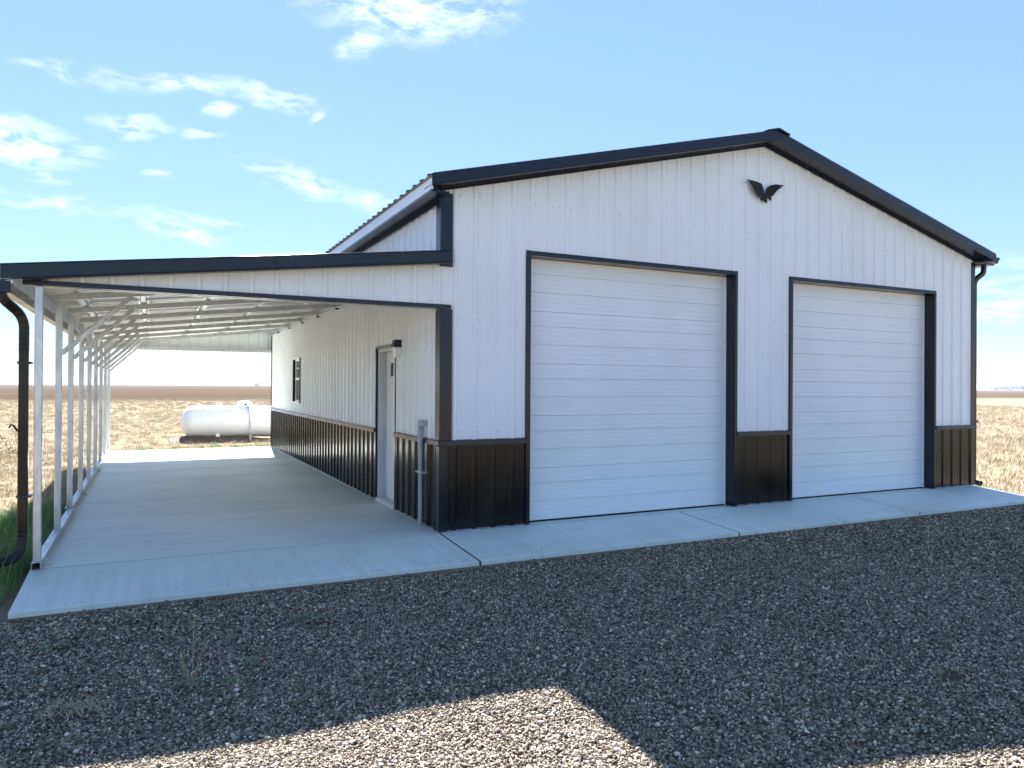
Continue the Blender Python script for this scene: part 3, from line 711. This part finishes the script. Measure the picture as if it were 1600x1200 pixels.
# spread-wing bird ornament
wb = thing('wall_ornament', (4.54, -.03, 4.0), 'black metal spread-winged bird ornament fixed high on the gable', 'ornament')
LW = [(4.203, 4.273), (4.308, 4.271), (4.407, 4.268), (4.489, 4.258), (4.521, 4.219), (4.532, 4.178), (4.547, 4.132), (4.53, 4.08), (4.48, 4.042), (4.437, 4.081), (4.405, 4.094), (4.38, 4.118), (4.366, 4.122), (4.352, 4.152), (4.330, 4.158), (4.312, 4.19), (4.298, 4.213), (4.268, 4.214), (4.243, 4.238), (4.222, 4.245)]
RW = [(4.553, 4.128), (4.565, 4.172), (4.60, 4.224), (4.651, 4.257), (4.723, 4.275), (4.855, 4.278), (4.838, 4.256), (4.822, 4.252), (4.808, 4.228), (4.786, 4.226), (4.766, 4.200), (4.748, 4.196), (4.732, 4.168), (4.712, 4.158), (4.70, 4.132), (4.673, 4.113), (4.63, 4.10), (4.58, 4.085)]
BD = [(4.547, 4.135), (4.60, 4.118), (4.645, 4.112), (4.664, 4.09), (4.655, 4.062), (4.634, 4.047), (4.622, 4.068), (4.606, 4.083), (4.584, 4.075), (4.588, 4.04), (4.582, 4.012), (4.566, 4.004), (4.548, 4.024), (4.52, 4.032), (4.485, 4.038), (4.46, 4.062), (4.50, 4.10)]
for nm, poly, bend in (('wing', LW, -1), ('wing', RW, 1), ('body', BD, 0)):
    mb = MB()
    f_ = lambda u, w, t: (u, -.034 - t - (abs(u-4.55)*.14 if bend else .012), w)
    mb.prism(poly, 0, .006, f_); mb.build(nm, 'rubber', wb)
mb = MB()
for x, z in ((4.243, 4.255), (4.80, 4.262), (4.455, 4.075), (4.553, 4.055)): mb.tube([(x, -.001, z), (x, -.036-abs(x-4.55)*.14-.009, z)], .007, n=6)
mb.build('mounting_screws', 'screw', wb)

# ---------------------------------------------------------------- propane tank
TC = Vector((.05, 16.3, .44)); TR, TL = .47, 1.68
pt = thing('propane_tank', (TC.x, TC.y, GZ), 'long white propane tank lying in the dry grass behind the carport', 'tank')
mb = MB(); path = []; rad = []
for i in range(9):
    a = i/8*math.pi/2; path.append((TC.x-TL-.30*math.cos(a)+.0, TC.y, TC.z)); rad.append(max(.012, TR*math.sin(a)))
for x in np.linspace(-TL+.2, TL-.2, 9): path.append((TC.x+x, TC.y, TC.z)); rad.append(TR)
for i in range(9):
    a = math.pi/2-i/8*math.pi/2; path.append((TC.x+TL+.30*math.cos(a), TC.y, TC.z)); rad.append(max(.012, TR*math.sin(a)))
mb.tube(path, rad, n=48); mb.build('shell', 'tank', pt, smooth=True)
for dx in (-1.0, 1.0):
    mb = MB(); mb.box(TC.x+dx-.05, TC.x+dx+.05, TC.y-.33, TC.y+.33, GZ-.02, TC.z-.30); mb.build('foot', 'tank', pt)
hx = -.16
mb = MB(); mb.tube([(hx, TC.y, TC.z+TR-.02), (hx, TC.y, TC.z+TR+.06), (hx, TC.y, TC.z+TR+.11), (hx, TC.y, TC.z+TR+.145), (hx, TC.y, TC.z+TR+.155)], [.20, .215, .205, .15, .02], n=28); dm = mb.build('dome_lid', 'tank', pt, smooth=True)
mb = MB(); mb.box(hx-.03, hx+.03, TC.y-.226, TC.y-.20, TC.z+TR+.03, TC.z+TR+.075); mb.build('latch', 'rubber', dm)
mb = MB(); mb.tube(curve([(hx+.06, TC.y-.20, TC.z+TR+.0), (hx+.07, TC.y-TR-.03, TC.z+.30), (hx+.10, TC.y-TR-.05, TC.z-.2), (hx+.10, TC.y-TR-.05, GZ)]), .013, n=8); mb.build('gas_pipe', 'pvc', pt, smooth=True)
mb = MB(); mb.tube([(hx+.10, TC.y-TR-.05, GZ), (hx+.10, TC.y-TR-.05, GZ+.16)], .035, n=10); mb.build('pipe_riser', 'pvc', pt, smooth=True)
for x, m, r, h in ((-.93, 'tank', .045, .06), (-.83, 'tank', .012, .11), (-.72, 'rubber', .026, .045), (.55, 'rubber', .022, .04)):
    mb = MB(); mb.tube([(x, TC.y, TC.z+TR-.03), (x, TC.y, TC.z+TR+h)], r, n=12); mb.build('valve', m, pt, smooth=True)
for x in (-1.42, 1.5):
    mb = MB(); mb.tube([(x-.04, TC.y, TC.z+TR-.03), (x-.03, TC.y, TC.z+TR+.03), (x+.03, TC.y, TC.z+TR+.03), (x+.04, TC.y, TC.z+TR-.03)], .012, n=8); mb.build('lifting_lug', 'tank', pt)
# soil scraped up beside the tank
mb = MB(); nx, ny = 26, 14
def sz(u, v): return GZ - .02 + .17*math.exp(-((u-.25)/.30)**2-((v-.5)/.32)**2) + .10*math.exp(-((u-.7)/.35)**2-((v-.5)/.3)**2) + .025*math.sin(11*u+7*v)*math.sin(9*v)
for i in range(nx):
    for j in range(ny):
        q = [(i/nx, j/ny), ((i+1)/nx, j/ny), ((i+1)/nx, (j+1)/ny), (i/nx, (j+1)/ny)]
        mb.quad(*[(-2.25+2.9*u, 15.3+1.6*v, sz(u, v)*1.0) for u, v in q])
tag(mb.build('soil_mound', 'soil', smooth=True), 'low brown mound of scraped soil under the propane tank', 'soil mound')

# ---------------------------------------------------------------- scattered stuff (geometry nodes on point clouds)
def scatter(name, pts, scl, protos, tilt, label):
    me = bpy.data.meshes.new(name); me.from_pydata([tuple(p) for p in pts], [], []); n = len(pts)
    a = me.attributes.new('scl', 'FLOAT_VECTOR', 'POINT'); a.data.foreach_set('vector', np.asarray(scl, dtype=np.float32).ravel())
    rot = np.stack([rng.normal(0, tilt, n), rng.normal(0, tilt, n), rng.uniform(0, 6.283, n)], 1).astype(np.float32)
    a = me.attributes.new('rot', 'FLOAT_VECTOR', 'POINT'); a.data.foreach_set('vector', rot.ravel())
    a = me.attributes.new('pick', 'INT', 'POINT'); a.data.foreach_set('value', rng.integers(0, len(protos), n).astype(np.int32))
    o = bpy.data.objects.new(name, me); COL.objects.link(o)
    ng = bpy.data.node_groups.new(name, 'GeometryNodeTree')
    ng.interface.new_socket('Geometry', in_out='INPUT', socket_type='NodeSocketGeometry'); ng.interface.new_socket('Geometry', in_out='OUTPUT', socket_type='NodeSocketGeometry')
    gi = ng.nodes.new('NodeGroupInput'); go = ng.nodes.new('NodeGroupOutput'); ip = ng.nodes.new('GeometryNodeInstanceOnPoints')
    jn = ng.nodes.new('GeometryNodeJoinGeometry')
    for pr_ in reversed(protos):
        oi = ng.nodes.new('GeometryNodeObjectInfo'); oi.inputs['Object'].default_value = pr_; oi.inputs['As Instance'].default_value = True
        ng.links.new(oi.outputs['Geometry'], jn.inputs[0])
    def attr(nm, ty):
        q = ng.nodes.new('GeometryNodeInputNamedAttribute'); q.data_type = ty; q.inputs[0].default_value = nm; return q.outputs[0]
    ng.links.new(gi.outputs[0], ip.inputs['Points']); ng.links.new(jn.outputs[0], ip.inputs['Instance'])
    ip.inputs['Pick Instance'].default_value = True
    ng.links.new(attr('pick', 'INT'), ip.inputs['Instance Index']); ng.links.new(attr('rot', 'FLOAT_VECTOR'), ip.inputs['Rotation']); ng.links.new(attr('scl', 'FLOAT_VECTOR'), ip.inputs['Scale'])
    ng.links.new(ip.outputs[0], go.inputs[0])
    md = o.modifiers.new('scatter', 'NODES'); md.node_group = ng
    return tag(o, label, None, kind='stuff')
def proto(name, mb, m, smooth=False):
    me = bpy.data.meshes.new(name); me.from_pydata(mb.v, [], mb.f); me.materials.append(M[m])
    if smooth: me.polygons.foreach_set('use_smooth', [True]*len(me.polygons))
    return bpy.data.objects.new(name, me)
# stones: lumpy little polyhedra
stones = []
ICO = [(0, 0, 1)] + [(.894*math.cos(i*1.2566), .894*math.sin(i*1.2566), .447) for i in range(5)] + [(.894*math.cos(i*1.2566+.628), .894*math.sin(i*1.2566+.628), -.447) for i in range(5)] + [(0, 0, -1)]
IF = [(0, 1+i, 1+(i+1) % 5) for i in range(5)] + [(1+i, 6+i, 1+(i+1) % 5) for i in range(5)] + [(1+(i+1) % 5, 6+i, 6+(i+1) % 5) for i in range(5)] + [(6+i, 11, 6+(i+1) % 5) for i in range(5)]
for k in range(5):
    mb = MB(); mb.v = [tuple(c*random.uniform(.68, 1.2)*s_ for c, s_ in zip(v, (1, .8, .62))) for v in ICO]; mb.f = IF
    stones.append(proto('stone', mb, 'stone'))
def gravel_points():
    cx, cy = -2.7466, -7.2179; P = []; Sx = []
    for (r0, r1, dens, s0, s1) in ((1.5, 5.2, 6500, .0045, .0105), (5.2, 8.0, 3800, .0055, .0115), (8.0, 12.5, 1700, .008, .014), (12.5, 17, 700, .011, .018)):
        A = 20*13.0; n = int(dens*A)
        x = rng.uniform(-8, 12, n); y = rng.uniform(-13, -1.045, n); d = np.hypot(x-cx, y-cy)
        ang = np.arctan2(x-cx, y-cy) - YAW
        k = (d >= r0) & (d < r1) & (np.abs(ang) < .95)
        # gravel laps over the slab edge only a little
        x, y = x[k], y[k]
        s_ = rng.uniform(s0, s1, len(x))*np.where(rng.random(len(x)) < .05, 1.7, 1)
        z = np.array([gravel_z(a, b2) for a, b2 in zip(x, y)]) + s_*.25
        P.append(np.stack([x, y, z], 1)); Sx.append(np.repeat(s_[:, None], 3, 1))
    # a few strays kicked on to the apron
    n = 90; x = rng.uniform(-3.7, 8.8, n); y = -1.06+np.abs(rng.normal(0, .09, n)); s_ = rng.uniform(.004, .008, n)
    P.append(np.stack([x, y, APZ*(-y/1.06)+s_*.5], 1)); Sx.append(np.repeat(s_[:, None], 3, 1))
    return np.concatenate(P), np.concatenate(Sx)
gp, gs = gravel_points()
scatter('gravel', gp, gs, stones, .5, 'loose grey and tan crushed stones of the gravel drive')
# grass tufts
def tuft(n, h, spread, lean, w, m):
    mb = MB()
    for i in range(n):
        a = random.uniform(0, 6.283); r = spread*math.sqrt(random.random()); x, y = r*math.cos(a), r*math.sin(a)
        hh = h*random.uniform(.55, 1.1); b2 = random.uniform(0, 6.283); ln = lean*random.uniform(.2, 1.2)*hh
        dx, dy = math.cos(b2)*ln, math.sin(b2)*ln; wx, wy = -math.sin(b2)*w, math.cos(b2)*w
        mb.quad((x-wx, y-wy, 0), (x+wx, y+wy, 0), (x+dx*.4+wx*.8, y+dy*.4+wy*.8, hh*.6), (x+dx*.4-wx*.8, y+dy*.4-wy*.8, hh*.6))
        mb.quad((x+dx*.4-wx*.8, y+dy*.4-wy*.8, hh*.6), (x+dx*.4+wx*.8, y+dy*.4+wy*.8, hh*.6), (x+dx, y+dy, hh*.95))
    return proto('tuft', mb, m)
dry = [tuft(26, .14, .17, .9, .0035, 'straw') for _ in range(5)]
P = []; Sc = []
def ring_pts(n, x0, x1, y0, y1, s0, s1, avoid=True):
    x = rng.uniform(x0, x1, n); y = rng.uniform(y0, y1, n)
    k = np.ones(n, bool)
    if avoid:
        k &= ~((x > -3.80) & (x < 9.3) & (y > -1.2) & (y < 12.05)); k &= ~((y < -1.15) & (x > -14))
        k &= ~((x > -2.3) & (x < .7) & (y > 15.2) & (y < 16.9) & (rng.random(n) < .85))
        k &= ~((x > -5.0) & (x < -3.8) & (y < 3.2) & (rng.random(n) < .8))
    x, y = x[k], y[k]; s_ = rng.uniform(s0, s1, len(x))
    P.append(np.stack([x, y, np.full(len(x), GZ-.005)], 1)); Sc.append(np.stack([s_*1.1, s_*1.1, s_*rng.uniform(.6, 1.2, len(x))], 1))
ring_pts(5200, -12, -3.8, -1.5, 14, .35, .85); ring_pts(9000, -16, 14, 12, 40, .45, 1.0); ring_pts(5000, 9.2, 24, -1, 22, .6, 1.25)
ring_pts(9000, -30, 60, 40, 80, .8, 1.6, False); ring_pts(7000, 20, 75, 5, 45, .9, 1.7, False)
scatter('dry_grass', np.concatenate(P), np.concatenate(Sc), dry, .12, 'pale dry grass tufts covering the field')
# green grass by the downspout, and the thin green fringe behind the slab
grn = [tuft(26, .34, .09, .75, .0028, 'green') for _ in range(4)]
P = []; Sc = []
n = 640; x = rng.uniform(-4.7, -3.70, n); y = rng.uniform(-.75, 3.4, n); s_ = rng.uniform(.45, 1.0, n)*np.clip(1.25-np.abs(x+3.85)*1.0, .35, 1)
s_ *= np.where(y < -.25, .5, 1)
P.append(np.stack([x, y, np.full(n, GZ)], 1)); Sc.append(np.stack([s_, s_, s_], 1))
n = 120; x = rng.uniform(-3.0, .0, n); y = 12.1+np.abs(rng.normal(0, .45, n)); s_ = rng.uniform(.3, .7, n)
P.append(np.stack([x, y, np.full(n, GZ)], 1)); Sc.append(np.stack([s_*1.3, s_*1.3, s_], 1))
scatter('green_grass', np.concatenate(P), np.concatenate(Sc), grn, .15, 'lush green grass growing beside the carport downspout and slab edge')
# stand of dried weeds with dark seed heads left of the downspout
mb = MB()
for i in range(130):
    x = random.uniform(-9.5, -5.1); y = random.uniform(4, 13); h = random.uniform(.25, .75); lx, ly = random.gauss(0, .12), random.gauss(0, .12)
    mb.tube([(x, y, GZ), (x+lx*.5, y+ly*.5, GZ+h*.6), (x+lx, y+ly, GZ+h)], [.005, .004, .003], n=4, caps=False, mi=0)
    for k in range(random.randint(2, 5)):
        t = random.uniform(.5, 1); q = Vector((x+lx*t+random.gauss(0, .07), y+ly*t+random.gauss(0, .07), GZ+h*t+random.uniform(-.03, .06))); r = random.uniform(.01, .02)
        mb.tube([(x+lx*t*.8, y+ly*t*.8, GZ+h*t*.85), tuple(q)], .0025, n=3, caps=False, mi=0)
        mb.tube([tuple(q+Vector((0, 0, -r))), tuple(q), tuple(q+Vector((0, 0, r)))], [r*.4, r, r*.4], n=6, mi=1)
tag(mb.build('dry_weeds', ['stalk', 'seed']), 'stand of dried weeds with dark seed heads beyond the downspout', None, kind='stuff')

# ---------------------------------------------------------------- single weeds in the gravel
def weed(x, y, n, r, label, stalks=0, m='weed'):
    z = gravel_z(x, y); w = thing('weed', (x, y, z), label, 'weed', 'weeds sprouting in the gravel')
    mb = MB()
    for i in range(n):
        a = random.uniform(0, 6.283); l = r*random.uniform(.4, 1.0); h = random.uniform(.01, .05); b2 = a+random.uniform(-.5, .5); q = .007*random.uniform(.7, 1.5)
        x0, y0 = x+math.cos(a)*l*.35, y+math.sin(a)*l*.35; x1, y1 = x+math.cos(a)*l, y+math.sin(a)*l
        ox, oy = -math.sin(b2)*q, math.cos(b2)*q
        mb.quad((x0, y0, z+h*.5), ((x0+x1)/2+ox, (y0+y1)/2+oy, z+h), (x1, y1, z+h*.7), ((x0+x1)/2-ox, (y0+y1)/2-oy, z+h))
    mb.build('leaves', m, w)
    for i in range(stalks):
        hh = .42 if i == 0 else random.uniform(.12, .25); lx, ly = (.01, .0) if i == 0 else (random.gauss(0, .07), random.gauss(0, .05))
        mb = MB(); mb.tube([(x, y, z), (x+lx*.5, y+ly*.5, z+hh*.6), (x+lx, y+ly, z+hh)], [.0028, .002, .0012], n=5)
        for t in np.linspace(.35, 1, 7):
            q = Vector((x+lx*t, y+ly*t, z+hh*t)); d = Vector((random.gauss(0, .014), random.gauss(0, .014), .012)); mb.tube([tuple(q), tuple(q+d)], [.0012, .0022], n=4)
        mb.build('stalk', 'stalk', w)
weed(-2.53, -2.84, 46, .11, 'tall thin stalked weed standing in the shaded gravel', 4)
weed(-2.30, -2.90, 30, .09, 'low leafy weed just beside the tall stalked weed')
weed(-2.20, -2.63, 44, .075, 'small round grey-green weed between the tall stalked weed and the slab')
weed(-1.72, -1.95, 60, .20, 'wide sparse green weed patch near the apron edge')
weed(-3.30, -1.85, 34, .12, 'thin grassy weed near the carport corner of the apron')
weed(-.2, -1.5, 30, .12, 'faint low weed beside the apron in front of the garage corner')
weed(.75, -1.75, 40, .16, 'faint low weed in front of the first overhead door')
def clod(x, y, r, label, m, flat=.4, dry=0):
    z = gravel_z(x, y); t = thing('dirt_clod', (x, y, z), label, 'clod'); mb = MB(); n, k = 14, 6
    for i in range(k):
        for j in range(n):
            def pt_(i, j):
                a = 2*math.pi*(j % n)/n; f = i/k; rr = r*math.sin(f*math.pi/2)*(1+.22*math.sin(3*a+f*2)+.12*math.sin(7*a+1+f*5)); return (x+rr*math.cos(a)*1.35, y+rr*math.sin(a), z-.004+r*flat*math.cos(f*math.pi/2)*(1+.25*math.sin(5*a+3*f)))
            mb.quad(pt_(i, j), pt_(i+1, j), pt_(i+1, j+1), pt_(i, j+1))
    mb.build('lump', m, t, smooth=True)
    if dry:
        mb = MB()
        for i in range(dry):
            a = random.uniform(0, 6.283); b2 = random.uniform(0, 6.283); q = r*math.sqrt(random.random())*1.2; l = r*random.uniform(.4, 1); X, Y = x+q*math.cos(a)*1.3, y+q*math.sin(a)
            mb.tube([(X, Y, z+.01), (X+l*math.cos(b2)*.5, Y+l*math.sin(b2)*.5, z+r*flat+.02), (X+l*math.cos(b2), Y+l*math.sin(b2), z+.02)], .0016, n=4)
        mb.build('dead_grass', 'straw', t)
clod(-3.10, -2.92, .085, 'tan clump of dead grass and soil in the gravel before the carport', 'soil', .35, 60)
clod(1.37, -4.60, .06, 'small dark brown dirt clod on the gravel before the far overhead door', 'soil', .45, 12)

# ---------------------------------------------------------------- far trees on the horizon
def far_tree(az_, dist, h, wd, label, group=None, name='distant_tree'):
    x, y = camo.location.x+math.sin(az_)*dist, camo.location.y+math.cos(az_)*dist
    t = thing(name, (x, y, GZ), label, 'tree', group)
    mb = MB(); mb.tube([(x, y, GZ-.2), (x, y, GZ+h*.3), (x+.1*h, y, GZ+h*.6)], [h*.04, h*.03, h*.015], n=7); mb.build('trunk', 'bark', t)
    mb = MB(); nl = 320
    for i in range(nl):
        u = random.uniform(-1, 1); a = random.uniform(0, 6.283); r = random.random()**.4
        q = Vector((x+wd*.5*r*math.sqrt(1-u*u)*math.cos(a), y+wd*.5*r*math.sqrt(1-u*u)*math.sin(a), GZ+h*.5+h*.46*r*u+h*.05*math.sin(3*a)))
        s_ = h*.07; A = Vector((random.gauss(0, 1), random.gauss(0, 1), random.gauss(0, 1))).normalized()*s_; B = A.cross(Vector((random.gauss(0, 1), random.gauss(0, 1), 1))).normalized()*s_
        mb.quad(q-A, q-B, q+A, q+B)
    mb.build('crown', 'leaf', t)
def az_of(u): return YAW + math.atan((u-800)/1137.6)
far_tree(az_of(402), 900, 5.2, 9, 'lone tiny tree on the horizon above the propane tank')
k = 0
for u in (1532, 1553, 1561, 1568, 1574, 1581, 1588, 1594, 1600, 1607, 1615, 1624):
    far_tree(az_of(u), random.uniform(1500, 1750), random.uniform(7, 12) if u > 1540 else 5, random.uniform(14, 22), 'tiny tree in the far row on the horizon past the garage', 'far row of trees'); k += 1

# ---------------------------------------------------------------- the air over the plain
mb = MB(); mb.box(-R0-60, R0+60, -R0-60, R0+60, GZ-1.0, 14.5)
hz = mb.build('haze', 'rubber'); hz.data.materials.clear()
hm = bpy.data.materials.new('haze_air'); hm.use_nodes = True; t = hm.node_tree; t.nodes.clear()
pv = N(t, 'ShaderNodeVolumePrincipled', inp={'Color': (.86, .92, 1, 1), 'Density': .0002, 'Anisotropy': .0}); ou = N(t, 'ShaderNodeOutputMaterial'); L(t, pv.outputs[0], ou.inputs['Volume'])
hz.data.materials.append(hm); tag(hz, 'thin pale haze in the air over the plain', None, kind='stuff')
